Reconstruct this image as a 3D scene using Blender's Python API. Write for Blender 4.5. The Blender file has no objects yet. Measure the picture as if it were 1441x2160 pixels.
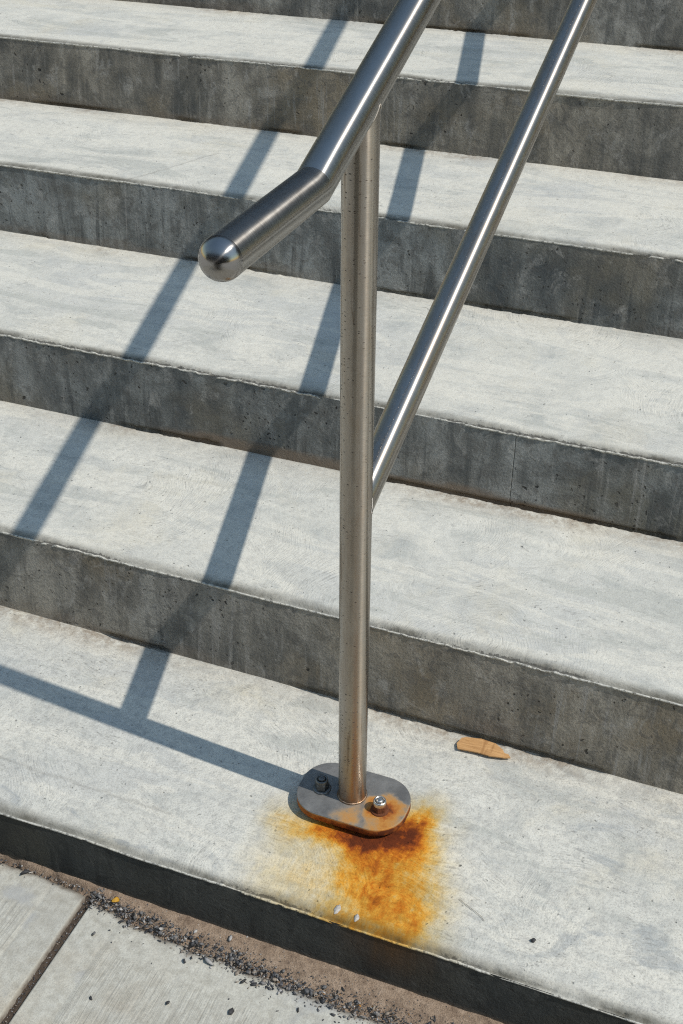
import bpy, bmesh, math
import numpy as np
from mathutils import Vector, Matrix

# ------------------------------------------------------------------ camera, sky, sun, exposure
scene = bpy.context.scene
col = scene.collection
rng = np.random.default_rng(7)

cam_data = bpy.data.cameras.new('camera')
cam = bpy.data.objects.new('camera', cam_data)
col.objects.link(cam)
RIGHT = Vector((0.92671, 0.37559, -0.01230))
DOWN = Vector((0.20458, -0.53169, -0.82186))
FWD = Vector((-0.31522, 0.75911, -0.56956))
M = Matrix.Identity(4)
for i in range(3):
    M[i][0], M[i][1], M[i][2] = RIGHT[i], -DOWN[i], -FWD[i]
M.translation = Vector((0.4753, -0.9768, 1.3676))
cam.matrix_world = M
cam_data.sensor_fit = 'VERTICAL'
cam_data.sensor_height = 36.0
cam_data.lens = 36.0 * 2754.4 / 2160.0
cam_data.clip_start = 0.02
cam_data.clip_end = 2000.0
scene.camera = cam

SUN = Vector((0.6028, -0.0460, 0.7969)).normalized()
SUN_EL = math.asin(SUN.z)
SUN_ROT = math.atan2(SUN.x, SUN.y)

world = bpy.data.worlds.new('World')
scene.world = world
world.use_nodes = True
wn = world.node_tree
wn.nodes.clear()
sky = wn.nodes.new('ShaderNodeTexSky')
sky.sky_type = 'NISHITA'
sky.sun_disc = False
sky.sun_elevation = SUN_EL
sky.sun_rotation = SUN_ROT
sky.air_density = 2.2
sky.dust_density = 0.3
sky.ozone_density = 1.5
bg = wn.nodes.new('ShaderNodeBackground')
bg.inputs['Strength'].default_value = 0.125
wo = wn.nodes.new('ShaderNodeOutputWorld')
wn.links.new(sky.outputs[0], bg.inputs[0])
wn.links.new(bg.outputs[0], wo.inputs[0])

sun_data = bpy.data.lights.new('sun', 'SUN')
sun_data.energy = 3.7
sun_data.angle = math.radians(0.55)
sun_data.color = (1.0, 0.945, 0.865)
sun = bpy.data.objects.new('sun', sun_data)
sun.rotation_euler = SUN.to_track_quat('Z', 'Y').to_euler()
sun.location = (3, 0, 4)
col.objects.link(sun)

scene.view_settings.view_transform = 'Standard'
scene.view_settings.look = 'None'
scene.view_settings.exposure = 0.0
scene.view_settings.gamma = 1.0
scene.view_settings.use_curve_mapping = False
scene.cycles.max_bounces = 6
scene.cycles.diffuse_bounces = 3
scene.cycles.glossy_bounces = 3
scene.cycles.adaptive_threshold = 0.02
scene.cycles.use_denoising = False
scene.cycles.pixel_filter_type = 'BLACKMAN_HARRIS'
scene.cycles.filter_width = 1.2


# ------------------------------------------------------------------ helpers: noise, meshes, nodes
def _hash(ix, iy, seed):
    h = (ix.astype(np.int64) * 374761393 + iy.astype(np.int64) * 668265263 + seed * 1442695041) & 0xFFFFFFFF
    h = ((h ^ (h >> 13)) * 1274126177) & 0xFFFFFFFF
    h = (h ^ (h >> 16)) & 0xFFFFFFFF
    return h / 4294967295.0


def vnoise(x, y, seed=0):
    x = np.asarray(x, float); y = np.asarray(y, float)
    ix = np.floor(x); iy = np.floor(y)
    fx = x - ix; fy = y - iy
    fx = fx * fx * (3 - 2 * fx); fy = fy * fy * (3 - 2 * fy)
    a = _hash(ix, iy, seed); b = _hash(ix + 1, iy, seed)
    c = _hash(ix, iy + 1, seed); d = _hash(ix + 1, iy + 1, seed)
    return (a * (1 - fx) + b * fx) * (1 - fy) + (c * (1 - fx) + d * fx) * fy


def fbm(x, y, seed=0, oct=4, gain=0.5):
    s = 0.0; a = 1.0; t = 0.0
    for o in range(oct):
        s = s + a * vnoise(x * 2 ** o + 17.3 * o, y * 2 ** o - 9.1 * o, seed + o)
        t += a; a *= gain
    return s / t * 2 - 1           # about -1..1


def sstep(a, b, x):
    t = np.clip((x - a) / (b - a), 0, 1)
    return t * t * (3 - 2 * t)


def link(name, me, material=None, parent=None, smooth=True):
    o = bpy.data.objects.new(name, me)
    col.objects.link(o)
    if material is not None:
        me.materials.append(material)
    if parent is not None:
        o.parent = parent
    if smooth and len(me.polygons):
        me.polygons.foreach_set('use_smooth', np.ones(len(me.polygons), bool))
    return o


def grid_mesh(name, V, flip=False):
    """V: (rows, cols, 3) -> quad grid mesh"""
    r, c, _ = V.shape
    idx = np.arange(r * c).reshape(r, c)
    q = np.stack([idx[:-1, :-1], idx[:-1, 1:], idx[1:, 1:], idx[1:, :-1]], -1).reshape(-1, 4)
    if flip:
        q = q[:, ::-1]
    me = bpy.data.meshes.new(name)
    me.vertices.add(r * c)
    me.vertices.foreach_set('co', V.reshape(-1).astype(np.float32))
    me.loops.add(q.size)
    me.loops.foreach_set('vertex_index', q.reshape(-1).astype(np.int32))
    me.polygons.add(len(q))
    me.polygons.foreach_set('loop_start', (np.arange(len(q)) * 4).astype(np.int32))
    me.update(calc_edges=True)
    me.validate()
    return me


def tri_mesh(name, V, F):
    me = bpy.data.meshes.new(name)
    me.vertices.add(len(V))
    me.vertices.foreach_set('co', np.asarray(V, np.float32).reshape(-1))
    F = np.asarray(F, np.int32)
    me.loops.add(F.size)
    me.loops.foreach_set('vertex_index', F.reshape(-1))
    me.polygons.add(len(F))
    me.polygons.foreach_set('loop_start', (np.arange(len(F)) * 3).astype(np.int32))
    me.update(calc_edges=True)
    return me


def fattr(me, name, vals):
    a = me.attributes.new(name, 'FLOAT', 'POINT')
    a.data.foreach_set('value', np.asarray(vals, np.float32).reshape(-1))


def tag(o, label=None, category=None, group=None, kind=None):
    if label: o['label'] = label
    if category: o['category'] = category
    if group: o['group'] = group
    if kind: o['kind'] = kind
    return o


def empty(name, loc=(0, 0, 0)):
    o = bpy.data.objects.new(name, None)
    o.location = loc
    o.empty_display_size = 0.05
    col.objects.link(o)
    return o


class NT:
    """small helper for node materials"""
    def __init__(self, name):
        self.mat = bpy.data.materials.new(name)
        self.mat.use_nodes = True
        self.t = self.mat.node_tree
        self.t.nodes.clear()
        self.out = self.t.nodes.new('ShaderNodeOutputMaterial')
        self.bsdf = self.t.nodes.new('ShaderNodeBsdfPrincipled')
        self.t.links.new(self.bsdf.outputs[0], self.out.inputs[0])
        self.co = self.t.nodes.new('ShaderNodeTexCoord').outputs['Object']

    def _set(self, sock, v):
        if hasattr(v, 'is_output'):
            self.t.links.new(v, sock)
        elif v is not None:
            if isinstance(v, (tuple, list)) and sock.type == 'RGBA' and len(v) == 3:
                v = (*v, 1.0)
            sock.default_value = v

    def n(self, typ, **kw):
        nd = self.t.nodes.new(typ)
        for k, v in kw.items():
            setattr(nd, k, v)
        return nd

    def noise(self, scale, detail=4, rough=0.55, vec=None, dist=0.0):
        nd = self.n('ShaderNodeTexNoise')
        self._set(nd.inputs['Vector'], vec or self.co)
        nd.inputs['Scale'].default_value = scale
        nd.inputs['Detail'].default_value = detail
        nd.inputs['Roughness'].default_value = rough
        nd.inputs['Distortion'].default_value = dist
        return nd.outputs['Fac']

    def noisecol(self, scale, detail=3, vec=None):
        nd = self.n('ShaderNodeTexNoise')
        self._set(nd.inputs['Vector'], vec or self.co)
        nd.inputs['Scale'].default_value = scale
        nd.inputs['Detail'].default_value = detail
        return nd.outputs['Color']

    def vor(self, scale, vec=None, feature='F1', out='Distance', rnd=1.0):
        nd = self.n('ShaderNodeTexVoronoi', feature=feature)
        self._set(nd.inputs['Vector'], vec or self.co)
        nd.inputs['Scale'].default_value = scale
        nd.inputs['Randomness'].default_value = rnd
        return nd.outputs[out]

    def map(self, scale=(1, 1, 1), rot=(0, 0, 0), loc=(0, 0, 0), vec=None):
        nd = self.n('ShaderNodeMapping')
        self._set(nd.inputs['Vector'], vec or self.co)
        nd.inputs['Scale'].default_value = scale
        nd.inputs['Rotation'].default_value = rot
        nd.inputs['Location'].default_value = loc
        return nd.outputs[0]

    def vmath(self, op, a, b=None, out=0):
        nd = self.n('ShaderNodeVectorMath', operation=op)
        self._set(nd.inputs[0], a)
        if b is not None: self._set(nd.inputs[1], b)
        return nd.outputs['Value'] if op in ('DISTANCE', 'LENGTH', 'DOT_PRODUCT') else nd.outputs[0]

    def vscale(self, a, s):
        nd = self.n('ShaderNodeVectorMath', operation='SCALE')
        self._set(nd.inputs[0], a)
        nd.inputs['Scale'].default_value = s
        return nd.outputs[0]

    def m(self, op, a, b=None, clamp=False):
        nd = self.n('ShaderNodeMath', operation=op, use_clamp=clamp)
        self._set(nd.inputs[0], a)
        if b is not None: self._set(nd.inputs[1], b)
        return nd.outputs[0]

    def mr(self, v, a, b, c=0.0, d=1.0, smooth=False):
        nd = self.n('ShaderNodeMapRange')
        if smooth: nd.interpolation_type = 'SMOOTHSTEP'
        self._set(nd.inputs[0], v)
        for i, x in enumerate((a, b, c, d)):
            nd.inputs[1 + i].default_value = x
        return nd.outputs[0]

    def ramp(self, fac, stops, mode='LINEAR'):
        nd = self.n('ShaderNodeValToRGB')
        cr = nd.color_ramp
        cr.interpolation = mode
        while len(cr.elements) < len(stops): cr.elements.new(0.5)
        for e, (p, c) in zip(cr.elements, stops):
            e.position = p
            e.color = (*c, 1.0) if len(c) == 3 else c
        self._set(nd.inputs[0], fac)
        return nd.outputs[0]

    def mix(self, fac, a, b, blend='MIX'):
        nd = self.n('ShaderNodeMix', data_type='RGBA', blend_type=blend)
        self._set(nd.inputs[0], fac)
        self._set(nd.inputs[6], a)
        self._set(nd.inputs[7], b)
        return nd.outputs[2]

    def attr(self, name):
        nd = self.n('ShaderNodeAttribute', attribute_name=name)
        return nd.outputs['Fac']

    def sep(self, vec=None):
        nd = self.n('ShaderNodeSeparateXYZ')
        self._set(nd.inputs[0], vec or self.co)
        return nd.outputs

    def comb(self, x, y, z):
        nd = self.n('ShaderNodeCombineXYZ')
        for i, v in enumerate((x, y, z)): self._set(nd.inputs[i], v)
        return nd.outputs[0]

    def bump(self, h, dist=0.001, strength=1.0, normal=None):
        nd = self.n('ShaderNodeBump')
        nd.inputs['Strength'].default_value = strength
        nd.inputs['Distance'].default_value = dist
        self._set(nd.inputs['Height'], h)
        if normal is not None: self._set(nd.inputs['Normal'], normal)
        return nd.outputs[0]

    def finish(self, color, rough=0.85, normal=None, metallic=0.0, spec=0.3, aniso=None, tangent=None):
        b = self.bsdf
        self._set(b.inputs['Base Color'], color)
        self._set(b.inputs['Roughness'], rough)
        self._set(b.inputs['Metallic'], metallic)
        b.inputs['Specular IOR Level'].default_value = spec
        if normal is not None: self._set(b.inputs['Normal'], normal)
        if aniso is not None:
            b.inputs['Anisotropic'].default_value = aniso
            b.inputs['Anisotropic Rotation'].default_value = 0.25
        if tangent is not None: self._set(b.inputs['Tangent'], tangent)
        return self.mat


# ------------------------------------------------------------------ materials
RUST_STOPS = [(0.0, (0.56, 0.53, 0.44)), (0.14, (0.56, 0.47, 0.27)), (0.30, (0.50, 0.32, 0.09)),
              (0.50, (0.40, 0.17, 0.022)), (0.72, (0.20, 0.055, 0.008)), (1.0, (0.055, 0.014, 0.006))]


def mat_tread():
    k = NT('trowelled_concrete')
    worn = k.attr('worn')
    big = k.noise(2.6, 3, 0.6)
    mid = k.noise(11.0, 5, 0.66, dist=0.7)
    fine = k.noise(75, 4, 0.7)
    grain = k.noise(380, 2, 0.7)
    c = k.ramp(mid, [(0.28, (0.405, 0.415, 0.385)), (0.43, (0.52, 0.515, 0.465)), (0.58, (0.58, 0.57, 0.51)), (0.74, (0.645, 0.63, 0.56))])
    c = k.mix(k.mr(big, 0.50, 0.66, 0, 0.6, True), c, (0.475, 0.48, 0.455))
    warm = k.noise(4.1, 4, 0.65, vec=k.map(loc=(4.1, 2.2, 9.0)), dist=0.5)
    c = k.mix(k.m('MULTIPLY', k.mr(warm, 0.53, 0.70, 0, 0.60, True), k.mr(worn, 0, 1, 0.6, 1.0)), c, (0.57, 0.525, 0.41))
    sm = k.noise(1.0, 4, 0.6, vec=k.map(scale=(2.6, 11, 3), rot=(0, 0, 0.35), loc=(3, 1, 0)), dist=1.4)
    c = k.mix(k.mr(sm, 0.50, 0.56, 0, 0.65, True), c, (0.635, 0.615, 0.54))
    c = k.mix(k.mr(sm, 0.42, 0.36, 0, 0.7, True), c, (0.43, 0.435, 0.395))
    # darker cement-paste blotches with soft edges
    bl = k.noise(14, 5, 0.64, vec=k.map(scale=(0.8, 1.4, 1), loc=(1.7, 3.3, 0)), dist=0.9)
    blm = k.m('MULTIPLY', k.mr(bl, 0.55, 0.68, 0, 1, True), k.attr('blotch'))
    c = k.mix(k.m('MULTIPLY', blm, 0.75), c, (0.32, 0.34, 0.34))
    # trowel arcs: noise that varies mostly with the distance from scattered centres
    warp = k.vscale(k.vmath('SUBTRACT', k.noisecol(4, 2), (0.5, 0.5, 0.5)), 0.12)
    pos = k.vmath('ADD', k.co, warp)
    cell = k.n('ShaderNodeTexVoronoi', feature='F1')
    k._set(cell.inputs['Vector'], pos)
    cell.inputs['Scale'].default_value = 3.4
    d = cell.outputs['Distance']
    s = k.sep()
    arcv = k.comb(k.m('MULTIPLY', d, 120.0), k.m('MULTIPLY', s[0], 34.0), k.m('MULTIPLY', s[1], 34.0))
    arcs = k.noise(1.0, 3, 0.65, vec=arcv)
    strk = k.noise(1.0, 3, 0.65, vec=k.map(scale=(70, 330, 200), rot=(0, 0, 0.14), vec=pos))
    gate = k.mr(k.noise(5.0, 2, 0.5, vec=k.map(loc=(8, 1, 2))), 0.44, 0.60, 0, 1, True)
    lines = k.mix(gate, strk, arcs)
    la = k.m('MULTIPLY', k.mr(lines, 0.28, 0.46, 0.9, 0.0, True), k.mr(worn, 0, 1, 0.55, 1.0))
    la = k.m('MULTIPLY', la, k.mr(k.noise(14, 4, 0.65, vec=k.map(loc=(2, 9, 4))), 0.42, 0.62, 0.0, 1.0))
    c = k.mix(la, c, (0.20, 0.195, 0.18))
    c = k.mix(k.mr(lines, 0.56, 0.74, 0.0, 0.28), c, (0.68, 0.675, 0.64))
    c = k.mix(k.m('MULTIPLY', k.mr(fine, 0.33, 0.54, 0.45, 0.0), k.mr(worn, 0, 1, 0.25, 1.0)), c, (0.30, 0.30, 0.285))
    c = k.mix(k.m('MULTIPLY', k.mr(grain, 0.30, 0.50, 0.5, 0.0), k.mr(worn, 0, 1, 0.35, 1.0)), c, (0.25, 0.245, 0.22))
    # specks of grit and small air holes
    jig = k.vscale(k.noisecol(90, 2), 0.010)
    pv = k.vmath('ADD', k.co, jig)
    v1 = k.n('ShaderNodeTexVoronoi'); k._set(v1.inputs['Vector'], pv); v1.inputs['Scale'].default_value = 120
    v2 = k.n('ShaderNodeTexVoronoi'); k._set(v2.inputs['Vector'], pv); v2.inputs['Scale'].default_value = 27
    spm = k.m('MULTIPLY', k.mr(v1.outputs['Distance'], 0.08, 0.24, 1, 0, True), k.mr(k.sep(v1.outputs['Color'])[0], 0.86, 0.97, 0, 1))
    spm2 = k.m('MULTIPLY', k.mr(v2.outputs['Distance'], 0.025, 0.07, 1, 0, True), k.mr(k.sep(v2.outputs['Color'])[1], 0.90, 0.97, 0, 1))
    spm = k.m('MAXIMUM', k.m('MULTIPLY', spm, 0.7), spm2)
    c = k.mix(k.m('MULTIPLY', spm, 0.85), c, (0.09, 0.088, 0.08))
    # dirt held in the rounded front edge and in the back corner
    e = k.attr('edge')
    dn = k.noise(60, 4, 0.75)
    dn2 = k.noise(170, 4, 0.75)
    cb = k.attr('crumb')
    esum = k.m('ADD', k.m('MULTIPLY', cb, 0.8), k.m('MULTIPLY', k.m('SUBTRACT', dn2, 0.5), 1.5))
    crisp = k.m('MULTIPLY', k.mr(esum, 0.40, 0.62, 0, 0.9, True), k.mr(cb, 0.05, 0.3, 0, 1))
    soft = k.m('MULTIPLY', e, k.mr(dn, 0.3, 0.62, 0.75, 1.1), True)
    c = k.mix(soft, c, (0.135, 0.128, 0.105))
    c = k.mix(crisp, c, (0.085, 0.082, 0.072))
    fz = k.m('MULTIPLY', k.attr('fin'), k.mr(dn2, 0.46, 0.60, 0.0, 0.6))
    c = k.mix(fz, c, (0.54, 0.52, 0.46))
    c = k.mix(k.m('MULTIPLY', k.attr('fin'), k.mr(dn2, 0.50, 0.40, 0.0, 0.85)), c, (0.14, 0.135, 0.12))
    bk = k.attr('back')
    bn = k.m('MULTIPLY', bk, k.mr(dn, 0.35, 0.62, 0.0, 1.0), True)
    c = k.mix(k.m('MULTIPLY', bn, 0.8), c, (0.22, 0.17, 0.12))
    c = k.mix(k.m('MULTIPLY', k.attr('crack'), 0.35), c, (0.2, 0.19, 0.17))
    # rust bled out of the base plate, soaked into the concrete
    r = k.attr('rust')
    rn = k.noise(30, 5, 0.72, dist=0.8)
    flow = k.noise(1.0, 4, 0.65, vec=k.map(scale=(75, 16, 1), rot=(0, 0, 0.25)), dist=0.5)
    rnf = k.m('ADD', k.m('MULTIPLY', rn, 0.55), k.m('MULTIPLY', flow, 0.45))
    rv = k.m('MULTIPLY', r, k.mr(rnf, 0.34, 0.66, 0.62, 1.34))
    rv = k.m('ADD', rv, k.m('MULTIPLY', k.mr(lines, 0.25, 0.7, 0.075, -0.045), k.mr(r, 0.03, 0.30, 0, 1)))
    rv = k.m('ADD', rv, k.m('MULTIPLY', k.m('SUBTRACT', 0.5, k.noise(120, 3, 0.7)), k.mr(r, 0.03, 0.4, 0.0, 0.42)))
    tint = k.ramp(rv, [(0.0, (1, 1, 1)), (0.10, (1.03, 0.90, 0.66)), (0.22, (1.05, 0.72, 0.27)), (0.38, (1.06, 0.51, 0.065)),
                       (0.56, (0.86, 0.27, 0.018)), (0.78, (0.48, 0.105, 0.012)), (1.0, (0.20, 0.042, 0.010))])
    c = k.mix(1.0, c, tint, 'MULTIPLY')
    h = k.m('ADD', k.m('MULTIPLY', lines, 1.2), k.m('MULTIPLY', fine, 1.1))
    h = k.m('ADD', h, k.m('MULTIPLY', grain, 0.5))
    h = k.m('SUBTRACT', h, k.m('MULTIPLY', spm, 1.3))
    return k.finish(c, 0.88, k.bump(h, 0.0014, 0.8), spec=0.25)


def mat_riser(name, lo, mid_c, hi, pits=1.0):
    k = NT(name)
    streak = k.noise(1.0, 4, 0.62, vec=k.map(scale=(24, 24, 3.4)), dist=0.6)
    blot = k.noise(6.5, 6, 0.68, dist=0.9)
    patch = k.noise(2.1, 3, 0.6)
    grain = k.noise(260, 3, 0.7)
    f = k.m('ADD', k.m('MULTIPLY', streak, 0.40), k.m('MULTIPLY', blot, 0.60))
    f = k.m('ADD', f, k.mr(patch, 0.3, 0.7, -0.10, 0.10))
    c = k.ramp(f, [(0.38, lo), (0.50, mid_c), (0.61, hi)])
    c = k.mix(k.mr(k.noise(4.2, 4, 0.6, vec=k.map(loc=(3, 8, 1))), 0.48, 0.64, 0, 0.6, True), c,
              tuple(x * y for x, y in zip(mid_c, (1.18, 1.02, 0.80))))
    tn = k.attr('tint')
    c = k.mix(1.0, c, k.ramp(tn, [(0.0, (0.78, 0.86, 0.91)), (0.5, (1.0, 1.02, 1.02)), (1.0, (1.10, 1.045, 0.94))]), 'MULTIPLY')
    # dark damp runs, strongest low on the face
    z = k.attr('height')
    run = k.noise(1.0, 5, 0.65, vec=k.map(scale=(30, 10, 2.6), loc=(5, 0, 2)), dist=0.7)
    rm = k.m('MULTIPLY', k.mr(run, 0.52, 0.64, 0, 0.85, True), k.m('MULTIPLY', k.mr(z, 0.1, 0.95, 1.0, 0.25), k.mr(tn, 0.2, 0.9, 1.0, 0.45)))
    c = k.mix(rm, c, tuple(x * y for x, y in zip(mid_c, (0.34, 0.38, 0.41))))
    # pale drips and lime bloom
    pale = k.noise(1.0, 3, 0.6, vec=k.map(scale=(120, 20, 5), loc=(2, 0, 7)))
    pg = k.mr(k.noise(3.4, 2, 0.5, vec=k.map(loc=(9, 2, 5))), 0.45, 0.60, 0, 1, True)
    c = k.mix(k.m('MULTIPLY', k.mr(pale, 0.55, 0.68, 0, 0.6, True), pg), c, hi)
    c = k.mix(k.mr(k.noise(26, 5, 0.75, vec=k.map(scale=(1, 1, 0.7)), dist=0.6), 0.54, 0.70, 0, 0.5), c, tuple(min(1, x * 1.45) for x in hi))
    c = k.mix(k.mr(grain, 0.30, 0.58, 0.32, 0.0), c, tuple(x * 0.4 for x in lo))
    md = k.noise(34, 4, 0.7, dist=1.2)
    c = k.mix(k.mr(md, 0.53, 0.60, 0, 0.45, True), c, tuple(x * 0.55 for x in mid_c))
    # bug holes of three sizes, in clusters, their hollow shade painted dark
    wob = k.vscale(k.noisecol(60, 3), 0.020)
    pv = k.vmath('ADD', k.co, wob)
    clus = k.mr(k.noise(5.5, 3, 0.6, vec=k.map(loc=(1, 4, 6))), 0.42, 0.62, 0, 1, True)
    hole = None
    for sc, r0, r1, thr in ((15, 0.040, 0.075, 0.80), (34, 0.06, 0.12, 0.74), (105, 0.12, 0.24, 0.68)):
        v = k.n('ShaderNodeTexVoronoi'); k._set(v.inputs['Vector'], pv); v.inputs['Scale'].default_value = sc
        q = k.sep(v.outputs['Color'])[0]
        p_ = k.m('MULTIPLY', k.mr(v.outputs['Distance'], r0, r1, 1, 0, True), k.mr(q, thr, thr + 0.03, 0, 1))
        if sc > 20: p_ = k.m('MULTIPLY', p_, clus)
        hole = p_ if hole is None else k.m('MAXIMUM', hole, p_)
    pit = k.m('MULTIPLY', hole, pits)
    c = k.mix(k.m('MULTIPLY', pit, 0.85), c, (0.016, 0.016, 0.015))
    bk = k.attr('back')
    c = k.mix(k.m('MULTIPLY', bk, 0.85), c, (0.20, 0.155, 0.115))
    r = k.attr('rust')
    c = k.mix(k.m('MULTIPLY', r, k.mr(streak, 0.3, 0.65, 0.25, 1.0)), c, (0.095, 0.045, 0.012))
    h = k.m('ADD', k.m('MULTIPLY', blot, 1.8), k.m('MULTIPLY', grain, 0.55))
    h = k.m('ADD', h, k.m('MULTIPLY', md, 0.7))
    h = k.m('SUBTRACT', h, k.m('MULTIPLY', pit, 2.5))
    return k.finish(c, 0.80, k.bump(h, 0.0019, 0.9), spec=0.3)


def mat_pavement():
    k = NT('broomed_concrete')
    s = k.sep()
    wob = k.m('MULTIPLY', k.noise(6, 2), 0.01)
    broom = k.noise(1.0, 3, 0.6, vec=k.comb(k.m('MULTIPLY', k.m('ADD', s[0], wob), 300.0), k.m('MULTIPLY', s[1], 9.0), 0.0))
    big = k.noise(4.5, 6, 0.6)
    fine = k.noise(70, 6, 0.7)
    grain = k.noise(450, 3, 0.7)
    m = k.attr('margin')
    c = k.ramp(big, [(0.3, (0.41, 0.40, 0.355)), (0.5, (0.50, 0.49, 0.43)), (0.7, (0.56, 0.54, 0.465))])
    c = k.mix(k.mr(k.noise(5, 5, 0.6, vec=k.map(loc=(2, 7, 0))), 0.48, 0.66, 0, 0.6, True), c, (0.43, 0.365, 0.27))
    c = k.mix(k.m('MULTIPLY', k.mr(broom, 0.30, 0.55, 0.5, 0.0), k.m('SUBTRACT', 1.0, k.m('MULTIPLY', m, 0.75))), c, (0.25, 0.24, 0.21))
    c = k.mix(k.mr(fine, 0.35, 0.60, 0.5, 0.0), c, (0.25, 0.23, 0.185))
    c = k.mix(k.mr(grain, 0.3, 0.55, 0.4, 0.0), c, (0.22, 0.21, 0.19))
    gp = k.noise(12, 6, 0.65, vec=k.map(loc=(6, 1, 0)))
    c = k.mix(k.m('MULTIPLY', k.mr(gp, 0.55, 0.68, 0, 0.6, True), m), c, (0.33, 0.335, 0.33))
    e = k.attr('edge')
    c = k.mix(k.m('MULTIPLY', e, k.mr(fine, 0.3, 0.6, 0.4, 1.2), True), c, (0.15, 0.125, 0.10))
    h = k.m('ADD', k.m('MULTIPLY', k.m('MULTIPLY', broom, 1.3), k.m('SUBTRACT', 1.0, k.m('MULTIPLY', m, 0.8))), fine)
    h = k.m('ADD', h, k.m('MULTIPLY', grain, 0.5))
    return k.finish(c, 0.9, k.bump(h, 0.0013, 0.8), spec=0.25)


def mat_dirt():
    k = NT('sandy_dirt')
    a = k.noise(60, 6, 0.7)
    g = k.noise(500, 3, 0.7)
    c = k.ramp(a, [(0.32, (0.18, 0.13, 0.095)), (0.52, (0.34, 0.255, 0.185)), (0.75, (0.45, 0.35, 0.265))])
    c = k.mix(k.mr(g, 0.3, 0.6, 0.6, 0.0), c, (0.09, 0.06, 0.04))
    h = k.m('ADD', a, k.m('MULTIPLY', g, 0.6))
    return k.finish(c, 0.95, k.bump(h, 0.003, 1.0), spec=0.15)


def mat_gravel():
    k = NT('stone_chips')
    v = k.attr('tone')
    c = k.ramp(v, [(0.0, (0.026, 0.028, 0.032)), (0.40, (0.085, 0.087, 0.094)), (0.66, (0.19, 0.185, 0.18)), (0.80, (0.30, 0.245, 0.19)),
                   (0.90, (0.42, 0.41, 0.40)), (0.985, (0.55, 0.53, 0.50)), (1.0, (0.45, 0.20, 0.03))])
    n = k.noise(700, 3, 0.6)
    c = k.mix(k.mr(n, 0.3, 0.7, 0.45, 0.0), c, (0.02, 0.02, 0.02))
    return k.finish(c, 0.6, k.bump(n, 0.0006, 0.7), spec=0.4)


def mat_plain(name, base, rough=0.7, var=0.25, scale=200, spec=0.3, metallic=0.0, bump=0.0004):
    k = NT(name)
    n = k.noise(scale, 5, 0.65)
    c = k.mix(k.mr(n, 0.3, 0.7, 1.0, 0.0), base, tuple(x * (1 - var) for x in base))
    return k.finish(c, rough, k.bump(n, bump, 0.6), metallic, spec)


def mat_steel(name, base, tea=0.0, rough=(0.20, 0.34), specks=0.0, aniso=0.7, rustz=None, drip=False):
    k = NT(name)
    uv = k.n('ShaderNodeUVMap', uv_map='tube').outputs[0]
    u = k.sep(uv)
    # fine scratches running round the tube (u = round, v = metres along)
    sc = k.noise(1.0, 4, 0.7, vec=k.comb(k.m('MULTIPLY', u[0], 6.0), k.m('MULTIPLY', u[1], 1500.0), 0.0))
    sm = k.noise(1.0, 5, 0.65, vec=k.comb(k.m('MULTIPLY', u[0], 14.0), k.m('MULTIPLY', u[1], 26.0), 2.0), dist=0.6)
    c = k.mix(k.mr(sm, 0.35, 0.7, 0.0, 0.25), base, tuple(x * 0.72 for x in base))
    c = k.mix(k.mr(sc, 0.3, 0.7, 0.22, 0.0), c, tuple(x * 0.7 for x in base))
    rg = k.m('ADD', k.mr(sm, 0.3, 0.7, rough[0], rough[1]), k.mr(sc, 0.3, 0.7, -0.04, 0.05))
    if tea > 0:
        tn = k.noise(1.0, 6, 0.68, vec=k.comb(k.m('MULTIPLY', u[0], 5.0), k.m('MULTIPLY', u[1], 9.0), 5.0), dist=0.8)
        tf = k.mr(tn, 0.36, 0.70, 0.0, tea, True)
        c = k.mix(tf, c, (0.30, 0.205, 0.12))
        rg = k.m('ADD', rg, k.m('MULTIPLY', tf, 0.12))
    metal = 1.0
    if specks > 0:
        spv = k.comb(k.m('MULTIPLY', u[0], 22.0), k.m('MULTIPLY', u[1], 420.0), 1.0)
        spd = k.vor(1.0, vec=spv); spq = k.sep(k.vor(1.0, vec=spv, out='Color'))[0]
        dens = k.mr(k.noise(1.0, 3, 0.6, vec=k.comb(k.m('MULTIPLY', u[0], 4.0), k.m('MULTIPLY', u[1], 5.0), 9.0)), 0.38, 0.62, 0.97, 0.66)
        gate = k.m('GREATER_THAN', spq, dens)
        sf = k.m('MULTIPLY', k.m('MULTIPLY', k.mr(spd, 0.16, 0.34, 1, 0, True), gate), specks)
        c = k.mix(sf, c, (0.06, 0.045, 0.032))
        rg = k.m('ADD', rg, k.m('MULTIPLY', sf, 0.35))
        metal = k.m('SUBTRACT', 1.0, k.m('MULTIPLY', sf, 0.8))
    if drip:
        dr = k.noise(1.0, 5, 0.7, vec=k.comb(k.m('MULTIPLY', u[0], 9.0), k.m('MULTIPLY', u[1], 4.5), 3.0), dist=0.9)
        c = k.mix(k.mr(dr, 0.58, 0.66, 0, 0.55, True), c, (0.15, 0.105, 0.07))
    if rustz is not None:
        z = k.sep()[2]
        rf = k.m('MULTIPLY', k.mr(z, rustz[0], rustz[1], 1.0, 0.0, True), k.mr(k.noise(60, 5, 0.7), 0.3, 0.65, 0.25, 1.0))
        c = k.mix(k.m('MULTIPLY', rf, 0.75), c, (0.34, 0.16, 0.045))
    tg = k.n('ShaderNodeTangent', direction_type='UV_MAP', uv_map='tube').outputs[0]
    return k.finish(c, rg, k.bump(sc, 0.00004, 0.35), metal, 0.5, aniso, tg)


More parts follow.
